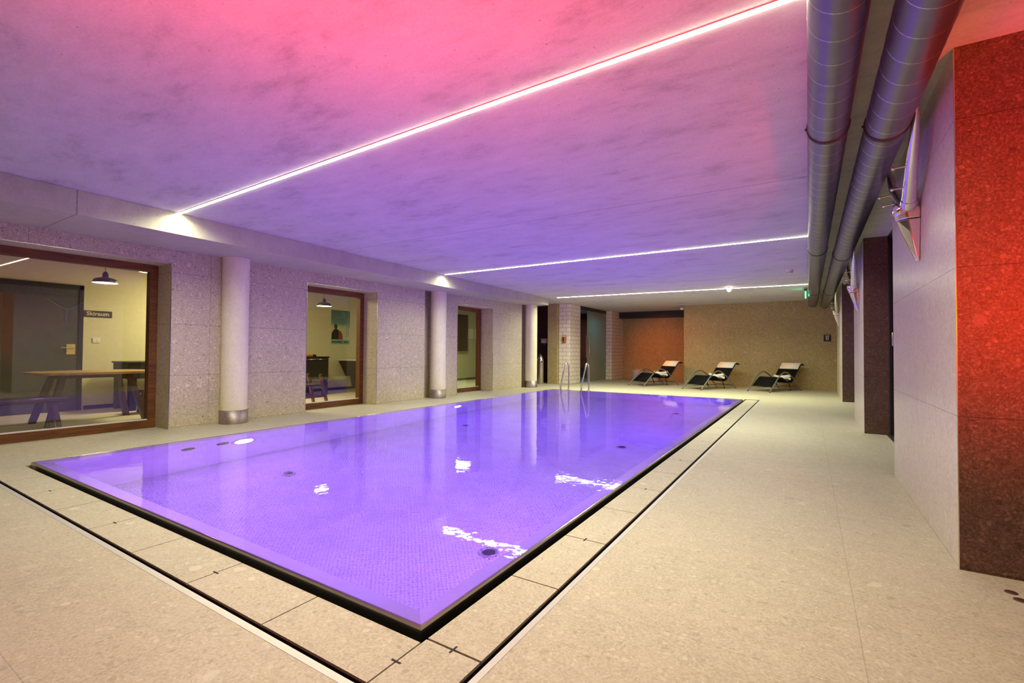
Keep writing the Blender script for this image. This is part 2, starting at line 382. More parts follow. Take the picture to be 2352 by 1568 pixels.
# channel bed and slot walls, coloured black for the shade inside the slots
ch = MB().box(PX0-0.012, STRF[0], -0.26, STRR[1], PY0, -0.12).box(PX1, PY0, -0.26, STRR[1], ENDY, -0.12).box(COVR[0], COVF[0], -0.12, COVR[1], ENDY, -0.0101).box(PX0-0.012, COVF[0], -0.12, COVR[0], COVF[1], -0.0101).box(STRR[0], STRF[0], -0.12, STRR[1], ENDY, -0.004).box(PX0-0.012, STRF[0], -0.12, STRR[0], STRF[1], -0.004)
struct('trim_channel_bed', ch, M['black'])
pool = thing('swimming_pool', 'stainless steel swimming pool with violet underwater light sunk in the stone floor', 'pool', (-3.72, 6.7, -1.35))
wl = MB(); SH = 0.125; LIP = 0.011
def ring(a, za, b, zb):     # sloping ring between inset a and inset b
    A = [(PX0+a, PY0+a, za), (PX1-a, PY0+a, za), (PX1-a, PY1-a, za), (PX0+a, PY1-a, za)]
    B = [(PX0+b, PY0+b, zb), (PX1-b, PY0+b, zb), (PX1-b, PY1-b, zb), (PX0+b, PY1-b, zb)]
    return A+B, [(0,1,5,4), (1,2,6,5), (2,3,7,6), (3,0,4,7)]
rm = MB()
prof = [(0.0, -0.13), (0.0, 0.016), (0.003, 0.026), (0.009, 0.030), (LIP, 0.029), (0.02, 0.020), (SH, -0.035)]
for (a, za), (b, zb) in zip(prof[:-2], prof[1:-1]): rm.add(*ring(a, za, b, zb))
MB().add(*ring(0.02, 0.020, SH, -0.035)).build('rim_shelf', M['shelf'], pool, local=False)
rm.build('rim', M['rim'], pool, local=False)
wl.add(*ring(SH, -0.035, SH, -1.35))
wl.build('side_walls', M['pool_wall'], pool, local=False)
bt = MB().add([(PX0+SH, PY0+SH, -1.35), (PX1-SH, PY0+SH, -1.35), (PX1-SH, PY1-SH, -1.35), (PX0+SH, PY1-SH, -1.35)], [(0,1,2,3)])
bt.build('pool_bottom', M['pool_floor'], pool, local=False)
for sx, xw in ((1, PX0+SH), (-1, PX1-SH)):
    for y in ((3.29, 7.57) if sx > 0 else (3.29, 7.57, 10.6)):  # right-wall lamps are unseen, added to fill the pool with light
        L = MB().lathe([(0.001, 0.012), (0.10, 0.012), (0.115, 0.004)], (0, 0, 0), 24, 'x')
        L = MB().add([(xw+sx*(0.004+x), y+a, -0.45+b) for x, a, b in L.v], L.f)
        pl = L.build('pool_light', M['pool_lamp' if y < 5 else 'pool_lamp_far'], pool, local=False)
        R_ = MB().lathe([(0.115, 0.0), (0.118, 0.018), (0.15, 0.016), (0.155, 0.0)], (0, 0, 0), 24, 'x')
        R_ = MB().add([(xw+sx*(0.001+x), y+a, -0.45+b) for x, a, b in R_.v], R_.f)
        R_.build('light_bezel', M['steel'], pool, local=False)
# dark wall nozzles
for y in (2.66, 3.04):
    N = MB().lathe([(0.001, 0.014), (0.05, 0.014), (0.075, 0.0)], (0, 0, 0), 18, 'x')
    MB().add([(PX0+SH+0.001+x, y+a, -0.40+b) for x, a, b in N.v], N.f).build('wall_nozzle', M['black_metal'], pool, local=False)
for (x, y) in ((-2.19, 3.17), (-2.27, 6.60), (-5.04, 3.26), (-5.09, 6.63), (-2.30, 10.02)):
    MB().lathe([(0.075, 0.0), (0.073, 0.02), (0.056, 0.028), (0.052, 0.02)], (x, y, -1.349), 24).build('floor_inlet', M['steel'], pool, local=False)
    MB().lathe([(0.052, 0.018), (0.001, 0.024)], (x, y, -1.349), 24).build('inlet_grille', M['black_metal'], pool, local=False)
wt = MB(); e = 0.012; nx, ny = 2, 2
wt.add([(PX0+e, PY0+e, 0.0285), (PX1-e, PY0+e, 0.0285), (PX1-e, PY1-e, 0.0285), (PX0+e, PY1-e, 0.0285)], [(0,1,2,3)])
wo = wt.build('pool_water', M['water'], None); wo['kind'] = 'stuff'; wo['label'] = 'clear still water filling the swimming pool to its brim'; wo['category'] = 'water'

# stone covers over the overflow channel, each one can be lifted
ORD = ['first', 'second', 'third', 'fourth', 'fifth', 'sixth', 'seventh', 'eighth', 'ninth', 'tenth', 'eleventh', 'twelfth', 'thirteenth', 'fourteenth', 'fifteenth', 'sixteenth', 'seventeenth', 'eighteenth', 'nineteenth']
def cover(x0, y0, x1, y1, label, notch):
    g = 0.0025
    m = MB().box(x0+g, y0+g, -0.010, x1-g, y1-g, 0.0)
    o = tag(m.build('channel_cover', M['cover'], None, base=True), label, 'cover slab', 'stone cover slabs around the pool channel')
    return o
ys = [1.385 + 0.607*i for i in range(19)]
cover(-1.24, 1.095, -0.985, 1.385-0.003, 'small square beige cover slab at the near corner of the pool', True)
for i in range(18):
    y1 = min(ys[i+1], 12.42)
    cover(COVR[0], ys[i]+0.002, COVR[1], y1, 'beige cover slab along the right pool edge, %s from the near corner' % ORD[i], i % 2 == 0)
xs = [-1.24 - 0.617*i for i in range(9)]
for i in range(8):
    cover(max(xs[i+1], PX0-0.01), COVF[0], xs[i]-0.002, COVF[1], 'beige cover slab along the near pool edge, %s from the near corner' % ORD[i], i % 2 == 0)
# small dark lifting slots cut at every second joint
lift = MB()
for i in range(0, 18, 2):
    lift.box(-1.112-0.004, ys[i]-0.022, 0.0002, -1.112+0.004, ys[i]+0.022, 0.0012)
for i in range(0, 8, 2):
    lift.box(xs[i]-0.022, 1.225-0.004, 0.0002, xs[i]+0.022, 1.225+0.004, 0.0012)
lo = lift.build('trim_lifting_slots', M['black'], None); lo['kind'] = 'structure'
tag(MB().box(STRR[0], STRF[1]-0.028, -0.004, STRR[1], ENDY, 0.001).build('drain_edge_strip', M['strip_grey'], None, base=True), 'pale metal edge strip along the drain slot right of the pool', 'edge strip')
tag(MB().box(PX0-0.012, STRF[0], -0.004, STRR[0], STRF[1], 0.001).build('drain_edge_strip', M['strip_grey'], None, base=True), 'pale metal edge strip along the drain slot on the near side of the pool', 'edge strip')

# ------------------------------------------------------------------ ceiling, beam, columns
H = 2.70
struct('ceiling', MB().box(-8.4, -4.2, H, 1.8, 19.5, H+0.25), M['ceil'])
def bx(y): return -6.24 - 0.0465*(y-1.0) if y < 8 else -6.24 - 0.0465*7 - 0.035*(y-8)
ysb = [-4.0, 1.0, 3.0, 5.0, 8.0, 12.85]
bm_ = MB(); cols = []
for y in ysb:
    zb = 2.45 if y < 9 else 2.505
    cols += [(bx(y), y, zb), (bx(y), y, H-0.002), (-7.36, y, H-0.002), (-7.36, y, zb)]
fs = []
for i in range(len(ysb)-1):
    a = i*4; b = a+4
    fs += [(a, b, b+1, a+1), (a+3, a, b, b+3)[::-1], (a+2, a+3, b+3, b+2), (a+1, b+1, b+2, a+2)]
fs += [(0, 1, 2, 3), (20, 21, 22, 23)]
bm_.add(cols, fs); struct('beam_left', bm_, M['beam'])
for i, (x, y, zt) in enumerate(((-7.26, 3.80, 2.449), (-7.29, 8.42, 2.46), (-7.17, 12.56, 2.50))):
    c = sroot('column', (x, y, 0))
    MB().lathe([(0.18, 0.19), (0.18, zt)], (0,0,0), 48).build('column_shaft', M['column'], c)
    MB().lathe([(0.188, 0.0), (0.188, 0.2), (0.18, 0.2)], (0,0,0), 48).build('base_collar', M['collar'], c)

# ------------------------------------------------------------------ left wall with three windows
WX = -7.35; WB = -7.92; WT = 2.26
wins = [(1.35, 2.99, 1), (5.05, 6.63, 2), (9.20, 10.75, 3)]
lw = MB()
def wseg(y0, y1, z0=0.0, z1=2.69, xf=WX): lw.box(WB, y0, z0, xf, y1, z1)
wseg(-4.0, 1.35); wseg(1.35, 2.99, WT); wseg(2.99, 5.05); wseg(5.05, 6.63, WT); wseg(6.63, 8.02)
wseg(8.02, 8.42, 0, 2.69, -7.58); wseg(8.42, 9.20); wseg(9.20, 10.75, WT); wseg(10.75, 12.30); wseg(12.30, 12.62, 0, 2.69, -7.58)
wseg(12.62, 12.72)
struct('wall_left', lw, M['wall'])
for y0, y1, n in wins:
    w = sroot('window_%d' % n, (-7.80, (y0+y1)/2, 0))
    fr = MB(); xf, xb = -7.745, -7.86; t = 0.095
    fr.box(xb, y0, 0, xf, y1, 0.11).box(xb, y0, WT-0.10, xf, y1, WT).box(xb, y0, 0.11, xf, y0+t, WT-0.10).box(xb, y1-t, 0.11, xf, y1, WT-0.10)
    fr.build('window_frame', M['frame_wood'], w, local=False, bevel=0.004)
    MB().box(-7.775, y0+t, 0.11, -7.755, y1-t, 0.125).build('glazing_bead', M['white'], w, local=False)
    MB().box(-7.806, y0+t, 0.11, -7.800, y1-t, WT-0.10).build('glass_pane', M['glass'], w, local=False)
    tr = MB(); q = 0.006
    tr.box(WX-0.004, y0-q, WT-q, WX+0.004, y1+q, WT+q*0.3).box(WX-0.004, y0-q, 0, WX+0.004, y0+q*0.3, WT).box(WX-0.004, y1-q*0.3, 0, WX+0.004, y1+q, WT)
    tr.build('corner_trim', M['trim'], w, local=False)
struct('wall_near', MB().box(-8.4, -4.3, 0, 1.8, -4.0, H), M['back'])

# ------------------------------------------------------------------ right side: piers, recesses, sauna doors
pier_ranges = [(3.29, 5.45), (8.14, 9.79), (13.12, 15.45)]
for i, (y0, y1) in enumerate(pier_ranges):
    p = sroot('wall_pier', (1.2, (y0+y1)/2, 0))
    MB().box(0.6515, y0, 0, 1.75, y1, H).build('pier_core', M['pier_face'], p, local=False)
    MB().box(0.65, y0+0.001, 0, 0.6515, y1-0.001, H-0.001).build('pale_facing', M['pier_side'], p, local=False)
    MB().box(0.6475, y0+0.0002, 0, 0.651, y0+0.006, H-0.001).build('corner_trim', M['trim'], p, local=False)
struct('wall_right', MB().box(1.6, -4.0, 0, 1.8, 3.29, H).box(1.75, 3.29, 0, 1.8, 16.5, H).box(0.72, 15.45, 0, 1.75, 16.9, H), M['wall'])
for n, (y0, y1) in ((2, (5.45, 8.14)), (3, (9.79, 13.12))):
    d = sroot('door_%d' % n, (0.95, (y0+y1)/2, 0))
    fr = MB().box(0.92, y0, 0, 0.98, y0+0.06, H).box(0.92, y1-0.10, 0, 0.98, y1, H).box(0.92, y0, H-0.07, 0.98, y1, H).box(0.92, y0, 0, 0.98, y1, 0.025)
    fr.build('door_frame', M['black_metal'], d, local=False)
    MB().box(0.945, y0+0.06, 0.025, 0.953, y1-0.10, H-0.07).build('glass_pane', M['dark_glass'], d, local=False)
    hy = y1-0.62
    hd = MB().tube([(0.945, hy, 1.20), (0.90, hy, 1.20), (0.89, hy, 1.20), (0.89, hy, 1.36), (0.90, hy, 1.36), (0.945, hy, 1.36)], 0.008, 8)
    hd.build('door_handle', M['steel'], d, local=False)
    MB().box(0.885, y0+0.02, 0, 0.92, y1-0.02, 0.012).build('threshold', M['steel'], d, local=False)
struct('wall_sauna', MB().box(1.74, 5.45, 0, 1.749, 13.12, H), M['dark_wood'])

# ------------------------------------------------------------------ far end
BY = 16.9
struct('wall_back', MB().box(-3.62, BY, 0, 1.8, 19.4, H), M['back'])
struct('wall_niche', MB().box(-6.6, 19.2, 0, -3.62, 19.4, H), M['back'])
struct('trim_niche_dark_band', MB().box(-6.55, 18.7, 2.46, -3.62, 19.2, H), M['black_metal'])  # near-black box along the top of the niche wall
bp_ = sroot('wall_brick_pillar', (-6.97, 14.9, 0))
MB().box(-7.18, 14.46, 0, -6.77, 15.34, H).build('tiled_pillar', M['tiles'], bp_, local=False, bevel=0.02)
bp2 = sroot('wall_brick_end', (-6.8, 18.2, 0))
MB().box(-7.1, 17.86, 0, -6.56, 19.4, H).build('tiled_pier', M['tiles'], bp2, local=False, bevel=0.01)
struct('wall_shower', MB().box(-7.53, 14.32, 0, -7.18, 14.7, H), M['back'])
struct('wall_shower_back', MB().box(-8.5, 12.72, 0, -8.3, 15.1, H).box(-8.3, 15.0, 0, -7.18, 15.2, H).box(-8.3, 12.6, 0, WB, 12.72, H), M['mosaic'])
# steam room
struct('wall_steam_room', MB().box(-8.5, 15.2, 0, -8.4, 18.6, H).box(-8.4, 18.5, 0, -7.1, 18.6, H), M['mosaic'])
d = sroot('door_1', (-6.8, 16.6, 0))
MB().box(-6.806, 15.34, 0.01, -6.796, 15.985, 2.58).build('side_glass', M['clear_glass'], d, local=False)
MB().box(-6.806, 15.99, 0.01, -6.796, 17.43, 2.58).build('frosted_door', M['frosted'], d, local=False)
MB().box(-6.806, 17.435, 0.01, -6.796, 17.86, 2.58).build('side_glass', M['frosted'], d, local=False)
MB().box(-6.815, 15.34, 2.58, -6.785, 17.86, H).build('head_rail', M['black_metal'], d, local=False)
hm = MB()
for x, y in ((-6.75, 16.02), (-6.86, 16.28)): hm.tube([(x, 16.06, 0.88), (x, 16.06, 1.68)], 0.017, 8)
for z in (1.02, 1.54): hm.tube([(-6.86, 16.06, z), (-6.75, 16.06, z)], 0.009, 8)
hm.build('door_handle', M['chrome'], d, local=False)

# ------------------------------------------------------------------ games room behind the windows
GX = -10.95
struct('floor_games_room', MB().box(GX-0.2, -1.5, -0.2, WB-0.001 if False else -8.4, 16.5, 0.0), M['games_floor'])
struct('wall_games_room', MB().box(GX-0.2, -1.5, 0, GX, 16.5, 2.68).box(GX, -1.7, 0, -8.4, -1.5, 2.68), M['plaster'])
struct('wall_games_end', MB().box(GX, 16.3, 0, -8.5, 16.5, 2.68), M['green_plaster'])
struct('ceiling_games_room', MB().box(GX-0.2, -1.7, 2.65, -8.4, 16.5, 2.85), M['games_ceil'])
struct('baseboard_games', MB().box(GX, 3.12, 0, GX+0.02, 16.3, 0.07), M['black_metal'])
d = sroot('door_4', (GX+0.03, 2.5, 0))
MB().box(GX, 3.02, 0, GX+0.06, 3.08, 2.2).box(GX, 1.0, 2.12, GX+0.06, 3.08, 2.2).box(GX, 1.9, 0, GX+0.06, 2.0, 2.12).build('door_frame', M['black_metal'], d, local=False)
MB().box(GX, 2.0, 0.01, GX+0.045, 3.02, 2.12).build('door_leaf', M['door_grey'], d, local=False)
MB().box(GX+0.045, 2.86, 0.98, GX+0.055, 2.98, 1.16).build('handle_plate', M['brass'], d, local=False, bevel=0.004)
MB().tube([(GX+0.05, 2.95, 1.10), (GX+0.10, 2.95, 1.10), (GX+0.105, 2.93, 1.10), (GX+0.105, 2.78, 1.10)], 0.010, 8).build('door_handle', M['steel'], d, local=False)
struct('wall_games_dark', MB().box(GX, 0.2, 0, GX+0.04, 1.9, 2.65), M['door_grey'])

# ------------------------------------------------------------------ ceiling LED lines
for k, (a, b, lab) in enumerate((((-6.30, 2.632), (0.02, 2.440), 'bright white LED line across the ceiling nearest the camera'),
                                 ((-6.47, 7.674), (0.02, 7.577), 'bright white LED line across the middle of the ceiling'),
                                 ((-6.34, 12.653), (0.02, 12.923), 'bright white LED line across the ceiling above the far pool end'))):
    t = thing('led_strip', lab, 'ceiling light', ((a[0]+b[0])/2, (a[1]+b[1])/2, H), 0, 'LED lines across the ceiling')
    for nm, w, z0, z1, mat in (('mounting_channel', 0.036, H-0.006, H+0.001, M['white']), ('diffuser', 0.026, H-0.011, H-0.005, M['led'])):
        A = Vector((a[0], a[1], 0)); B = Vector((b[0], b[1], 0)); n_ = Vector((-(B-A).y, (B-A).x, 0)).normalized()*w/2
        q = [A-n_, B-n_, B+n_, A+n_]
        MB().hexa([(p.x, p.y, z0) for p in q], [(p.x, p.y, z1) for p in q]).build(nm, mat, t, local=False)
    ld = bpy.data.lights.new('led_light', 'AREA'); ld.shape = 'RECTANGLE'; ld.size = (B-A).length; ld.size_y = 0.026
    ld.energy = LED_WATTS*ld.size/6.3*(1.6 if k == 2 else 1.0); ld.color = LED_COL; ld.spread = 2.7
    lo_ = bpy.data.objects.new('led_light', ld); COL.objects.link(lo_); lo_.parent = t
    lo_.location = (0, 0, -0.0118); lo_.rotation_euler = (0, 0, math.atan2((B-A).y, (B-A).x))

# ------------------------------------------------------------------ ventilation ducts
for (cx, cz, y0, lab, cl) in ((0.112, 2.555, 0.0, 'silver spiral ventilation duct under the ceiling, next to the LED line ends', (3.61, 7.77, 13.05)),
                              (0.412, 2.505, 0.07, 'silver spiral ventilation duct under the ceiling, next to the stone piers', (3.62, 8.05, 12.77))):
    R = 0.112
    t = thing('ventilation_duct', lab, 'duct', (cx, 7.5, cz-R), 0, 'spiral ventilation ducts')
    MB().tube([(cx, -3.95, cz), (cx, 3, cz), (cx, 8, cz), (cx, 16.55, cz)], R, 48, caps=False).build('duct_pipe', M['duct'], t, local=False)
    pts = []; n = 24; turns = 102
    for i in range(turns*n+1):
        a = 2*PI*i/n; pts.append((cx+(R+0.0004)*math.cos(a), -3.9+y0+0.20*i/n, cz+(R+0.0004)*math.sin(a)))
    sv = MB(); vs = []; fs = []
    for i, p in enumerate(pts):
        dx, dz = (p[0]-cx)/R, (p[2]-cz)/R
        vs += [(p[0], p[1]-0.003, p[2]), (p[0]+dx*0.0014, p[1], p[2]+dz*0.0014), (p[0], p[1]+0.003, p[2])]
        if i: b = 3*(i-1); fs += [(b, b+1, b+4, b+3), (b+1, b+2, b+5, b+4)]
    sv.add(vs, fs, True).build('spiral_seam', M['steel'], t, local=False)
    for y in cl:
        c = MB().lathe([(R+0.001, -0.015), (R+0.006, -0.015), (R+0.006, 0.015), (R+0.001, 0.015)], (cx, y, cz), 40, 'y')
        c.box(cx-R-0.014, y-0.007, cz-0.007, cx-R-0.002, y+0.007, cz+0.007)
        c.tube([(cx, y, cz+R), (cx, y, H)], 0.005, 6)
        c.build('clamp_ring', M['black_metal'], t, local=False)

# ------------------------------------------------------------------ chrome animal-skull coat racks on the piers
def coat_rack(yc, label):
    t = thing('coat_rack', label, 'coat rack', (0.648, yc, 1.74), 0, 'chrome horned coat racks on the piers')
    # local: x negative = out from the wall, z up from the muzzle tip
    def loft(secs):
        vs = []; fs = []
        for (z, w, d, rw) in secs:     # half width at wall, depth, front half width
            vs += [(0, -w, z), (-d*0.55, -w*0.98, z), (-d*0.93, -rw, z), (-d, 0, z), (-d*0.93, rw, z), (-d*0.55, w*0.98, z), (0, w, z)]
        n = 7
        for i in range(len(secs)-1):
            for k in range(n-1): fs.append((i*n+k, i*n+k+1, (i+1)*n+k+1, (i+1)*n+k))
            fs.append((i*n+n-1, i*n, (i+1)*n, (i+1)*n+n-1))
        fs += [tuple(range(n)), tuple(range((len(secs)-1)*n, len(secs)*n))]
        return vs, fs
    MB().add(*loft([(0.0, 0.020, 0.014, 0.008), (0.012, 0.030, 0.026, 0.012), (0.10, 0.042, 0.058, 0.016), (0.20, 0.056, 0.092, 0.020), (0.285, 0.066, 0.120, 0.024)]), smooth=False).build('muzzle', M['chrome'], t, bevel=0.006)
    MB().add(*loft([(0.288, 0.068, 0.124, 0.026), (0.33, 0.074, 0.134, 0.034), (0.365, 0.072, 0.122, 0.034), (0.385, 0.05, 0.08, 0.03)]), smooth=False).build('brow', M['brass_chrome'], t, bevel=0.008)
    MB().ball((-0.098, 0, 0.365), 0.062, 20, 12, (0.75, 0.95, 1.1)).build('forehead', M['chrome'], t)
    for s in (-1, 1):
        ctl = [(-0.060, 0.055, 0.375), (-0.072, 0.20, 0.47), (-0.082, 0.33, 0.57), (-0.088, 0.45, 0.68), (-0.092, 0.545, 0.79), (-0.094, 0.60, 0.875)]
        pts = []
        for i in range(len(ctl)-1):
            for q in range(4):
                u = q/4; p0, p1 = ctl[i], ctl[i+1]; pts.append((p0[0]+(p1[0]-p0[0])*u, s*(p0[1]+(p1[1]-p0[1])*u), p0[2]+(p1[2]-p0[2])*u))
        pts.append((ctl[-1][0], s*ctl[-1][1], ctl[-1][2])); n = len(pts)
        MB().tube(pts, [0.041*(1-i/(n-1))**0.62+0.004 for i in range(n)], 18).build('horn', M['chrome'], t)
        MB().tube([(-0.062, s*0.075, 0.388), (-0.064, s*0.105, 0.408)], [0.050, 0.047], 20).build('horn_collar', M['chrome'], t)
        for i in (4, 8):
            p = Vector(pts[i]); e_ = p + Vector((-0.095, s*0.010, -0.010))
            MB().tube([p, e_], 0.0055, 8).ball(e_, 0.0115, 10, 7).build('peg', M['chrome'], t)
    return t
t_ = NT('warm_chrome'); t_.b.inputs['Base Color'].default_value = (0.78, 0.72, 0.64, 1); t_.b.inputs['Metallic'].default_value = 1; t_.b.inputs['Roughness'].default_value = 0.14
M['brass_chrome'] = t_.m
cr = coat_rack(4.24, 'chrome horned animal-skull coat rack on the pale pier nearest the camera')
dup(cr, (0.648, 8.90, 1.74), 0, 'chrome horned animal-skull coat rack on the second pale pier from the camera')
dup(cr, (0.648, 14.25, 1.76), 0, 'chrome horned animal-skull coat rack on the farthest pale pier')

# ------------------------------------------------------------------ sun loungers
def make_lounger():
    t = thing('sun_lounger', '', 'sun lounger', (0,0,0), 0, 'black sling sun loungers at the far wall')
    K = 1.16
    arch = [(y*K, z) for y, z in [(0.0, 0.012), (0.12, 0.13), (0.28, 0.29), (0.40, 0.405), (0.50, 0.48), (0.60, 0.527), (0.70, 0.545), (0.80, 0.53), (0.92, 0.475), (1.06, 0.38), (1.22, 0.24), (1.36, 0.11), (1.46, 0.012)]]
    for s in (-1, 1):
        m = MB().tube([(s*0.315, y, z) for y, z in arch], 0.019, 10, flat=0.75)
        m.build('arm_arch', M['frame_metal'], t)
        # sling rail following the seat curve
        rail = [(y*K, z) for y, z in [(0.17, 0.15), (0.34, 0.29), (0.48, 0.385), (0.56, 0.40), (0.66, 0.37), (0.82, 0.285), (0.96, 0.235), (1.06, 0.245), (1.16, 0.33), (1.30, 0.50), (1.44, 0.67), (1.51, 0.745), (1.57, 0.772), (1.64, 0.755), (1.69, 0.725)]]
        MB().tube([(s*0.285, y, z) for y, z in rail], 0.013, 8).build('sling_rail', M['black_metal'], t)
        for yf in (0.0, 1.46*K): MB().tube([(s*0.315, yf, 0.014), (s*0.315, yf, 0.0)], 0.024, 10).build('foot_cap', M['black_metal'], t)
        MB().tube([(s*0.30, 0.10, 0.095), (s*0.30, 1.37*K, 0.085)], 0.010, 8).build('side_stretcher', M['frame_metal'], t)
    MB().tube([(-0.30, 0.10, 0.105), (0.30, 0.10, 0.105)], 0.013, 8).build('cross_stretcher', M['frame_metal'], t)
    MB().tube([(-0.30, 1.33*K, 0.11), (0.30, 1.33*K, 0.11)], 0.013, 8).build('cross_stretcher', M['frame_metal'], t)
    for s in (-1, 1): MB().tube([(s*0.28, 0.93*K, 0.245), (s*0.27, 1.04*K, 0.012)], 0.014, 8).build('prop_leg', M['black_metal'], t)
    MB().sheet(rail, -0.275, 0.275, 0.012).build('sling', M['sling'], t)
    return t, rail
lg, rail = make_lounger()
ANG = -0.44
spots = [((-4.72, 15.08), 'leftmost of the three black sun loungers, in front of the amber wall'),
         ((-2.92, 14.66), 'middle one of the three black sun loungers by the brown stone wall'),
         ((-1.20, 15.02), 'rightmost of the three black sun loungers, nearest the ducts')]
def towel_prof(rail, a, b, lift):
    pts = []; n = 14
    for i in range(n):
        y = a + (b-a)*i/(n-1)
        for (y0, z0), (y1, z1) in zip(rail[:-1], rail[1:]):
            if y0 <= y <= y1: pts.append((y, z0+(z1-z0)*(y-y0)/(y1-y0)+lift)); break
    return pts
def crumple(name, seed, label):
    rnd = random.Random(seed); m = MB()
    n = 11
    for j in range(3):
        pts = []; rs = []
        for i in range(n):
            u = i/(n-1)
            pts.append((-0.02+0.062*(j-1)+rnd.uniform(-0.015, 0.015), -0.21+0.42*u+rnd.uniform(-0.008, 0.008), 0.070+0.055*(j == 1)+rnd.uniform(-0.01, 0.016)+0.03*math.sin(u*6+j*2)))
            rs.append(0.060*(0.45+0.55*math.sin(PI*min(max(u, 0.06), 0.94)))+rnd.uniform(-0.006, 0.006))
        m.tube(pts, rs, 12)
    o = m.build(name, M['towel'], None)
    return tag(o, label, 'towel', 'rolled white towels on the loungers')
for i, ((x, y), lab) in enumerate(spots):
    if i == 0: lg.location = (x, y, 0); lg.rotation_euler = (0, 0, ANG); lg['label'] = lab; ROOTLOC[lg.name] = (x, y, 0)
    else: dup(lg, (x, y, 0), ANG, lab)
    tw = MB().sheet(towel_prof(rail, 1.385*1.16, 1.625*1.16, 0.020), -0.27, 0.27, 0.018).build('headrest_towel', M['towel'], None)
    tw.location = (x, y, 0); tw.rotation_euler = (0, 0, ANG)
    tag(tw, 'white folded towel over the headrest of the %s black lounger' % ('leftmost', 'middle', 'rightmost')[i], 'towel', 'white towels over the headrests')
    c = crumple('rolled_towel', 11+i, 'crumpled white towel lying on the seat of the %s black lounger' % ('leftmost', 'middle', 'rightmost')[i])
    R2 = Matrix.Rotation(ANG, 4, 'Z'); p = R2 @ Vector((0.08, 0.95*1.16, 0.275)); c.location = (x+p.x, y+p.y, p.z); c.rotation_euler = (0.0, 0, ANG - 0.95)

# ------------------------------------------------------------------ baskets, shower corner, pillar lamp, signs
def basket(x, y, r, h, label):
    t = thing('basket', label, 'basket', (x, y, 0), 0, 'grey baskets at the amber wall')
    pr = []
    for i in range(23):
        z = h*i/22; pr.append((r*(0.90+0.10*i/22) + (0.004 if i % 2 else -0.003), z))
    pr = [(0.001, 0.001)] + pr + [(r-0.02, h), (r*0.9-0.02, 0.03), (0.001, 0.03)]
    MB().lathe(pr, (0,0,0), 32).build('basket_body', M['weave'], t)
    MB().tube([(r*math.cos(a), r*math.sin(a), h) for a in [2*PI*k/32 for k in range(33)]], 0.014, 8, caps=False).build('basket_rim', M['tabletop'], t)
    m = MB()
    for k in range(9):
        a = 2.4*k; q = r*0.55*math.sqrt(k/9)
        m.ball((q*math.cos(a), q*math.sin(a), h-0.03), 0.075, 10, 6, (1.2, 1, 0.7))
    f = m.build('folded_cloths', M['straw'], t)
M['weave'] = P('grey_woven_basket', (0.42, 0.38, 0.42), 0.7, var=0.15, ns=30)
M['straw'] = P('straw_cloth', (0.60, 0.46, 0.16), 0.8, var=0.15)
basket(-5.55, 18.0, 0.24, 0.42, 'round grey woven basket standing left of the leftmost lounger')
basket(-5.00, 18.25, 0.24, 0.37, 'round grey woven basket partly hidden behind the leftmost lounger')

def steel_bin(x, y, label):
    t = thing('steel_bin', label, 'bin', (x, y, 0), 0, 'bullet-shaped steel bins')
    MB().lathe([(0.001, 0.0), (0.115, 0.0), (0.118, 0.01), (0.118, 0.72)], (0,0,0), 32).build('bin_body', M['steel'], t)
    MB().lathe([(0.118, 0.722), (0.119, 0.74), (0.110, 0.80), (0.090, 0.87), (0.060, 0.94), (0.025, 0.995), (0.001, 1.01)], (0,0,0), 32).build('domed_lid', M['chrome'], t)
    MB().lathe([(0.119, 0.715), (0.121, 0.722), (0.119, 0.729)], (0,0,0), 32).build('lid_seam', M['black_metal'], t)
steel_bin(-7.70, 14.12, 'polished bullet-shaped steel bin beside the beige wall at the shower corner')
steel_bin(-7.96, 14.22, 'polished bullet-shaped steel bin half hidden behind the farthest column')
t = thing('soap_dispenser', 'small white soap dispenser on the dark shower wall above the steel bins', 'dispenser', (-7.98, 14.92, 1.33))
MB().box(-0.10, -0.06, 0.05, 0.12, 0.079, 0.20).build('dispenser_case', M['white'], t, bevel=0.012)
MB().box(-0.12, -0.09, 0.205, 0.14, 0.079, 0.225).build('dispenser_lid', M['brass'], t, bevel=0.004)
MB().tube([(0, -0.02, 0.05), (0, -0.02, 0.01), (0.03, -0.05, -0.03)], 0.018, 10).build('spout', M['chrome'], t)
t = thing('wall_lamp', 'small amber box-shaped lamp mounted on the cream tiled pillar', 'wall lamp', (-6.97, 14.455, 1.38))
MB().box(-0.075, -0.012, 0.0, 0.075, 0.005, 0.26).build('back_plate', M['amber'], t, bevel=0.004)
MB().box(-0.055, -0.085, 0.03, 0.055, -0.012, 0.215).build('lamp_box', M['amber'], t, bevel=0.006)
MB().box(-0.062, -0.092, 0.215, 0.062, -0.005, 0.235).build('lamp_cap', M['white'], t, bevel=0.003)
MB().box(-0.02, -0.09, 0.06, 0.02, -0.085, 0.18).build('lamp_slot', M['black_metal'], t)
t = thing('wall_sign', 'small black information sign with white marks on the brown back wall', 'sign', (0.475, BY, 1.45))
MB().box(-0.09, -0.012, 0, 0.09, 0, 0.20).build('sign_plate', M['ink'], t, bevel=0.003)
m = MB().box(-0.055, -0.0135, 0.155, 0.055, -0.012, 0.17)
for z in (0.115, 0.125 - 0.05): m.box(-0.035, -0.0135, z, 0.035, -0.012, z+0.018)
m.box(-0.035, -0.0135, 0.04, -0.02, -0.012, 0.14).box(0.02, -0.0135, 0.04, 0.035, -0.012, 0.14).box(-0.035, -0.0135, 0.04, 0.035, -0.012, 0.052)
m.build('sign_marks', M['white'], t)
t = thing('exit_sign', 'glowing green emergency exit sign hanging edge-on beside the duct', 'exit sign', (-0.055, 13.8, 2.47))
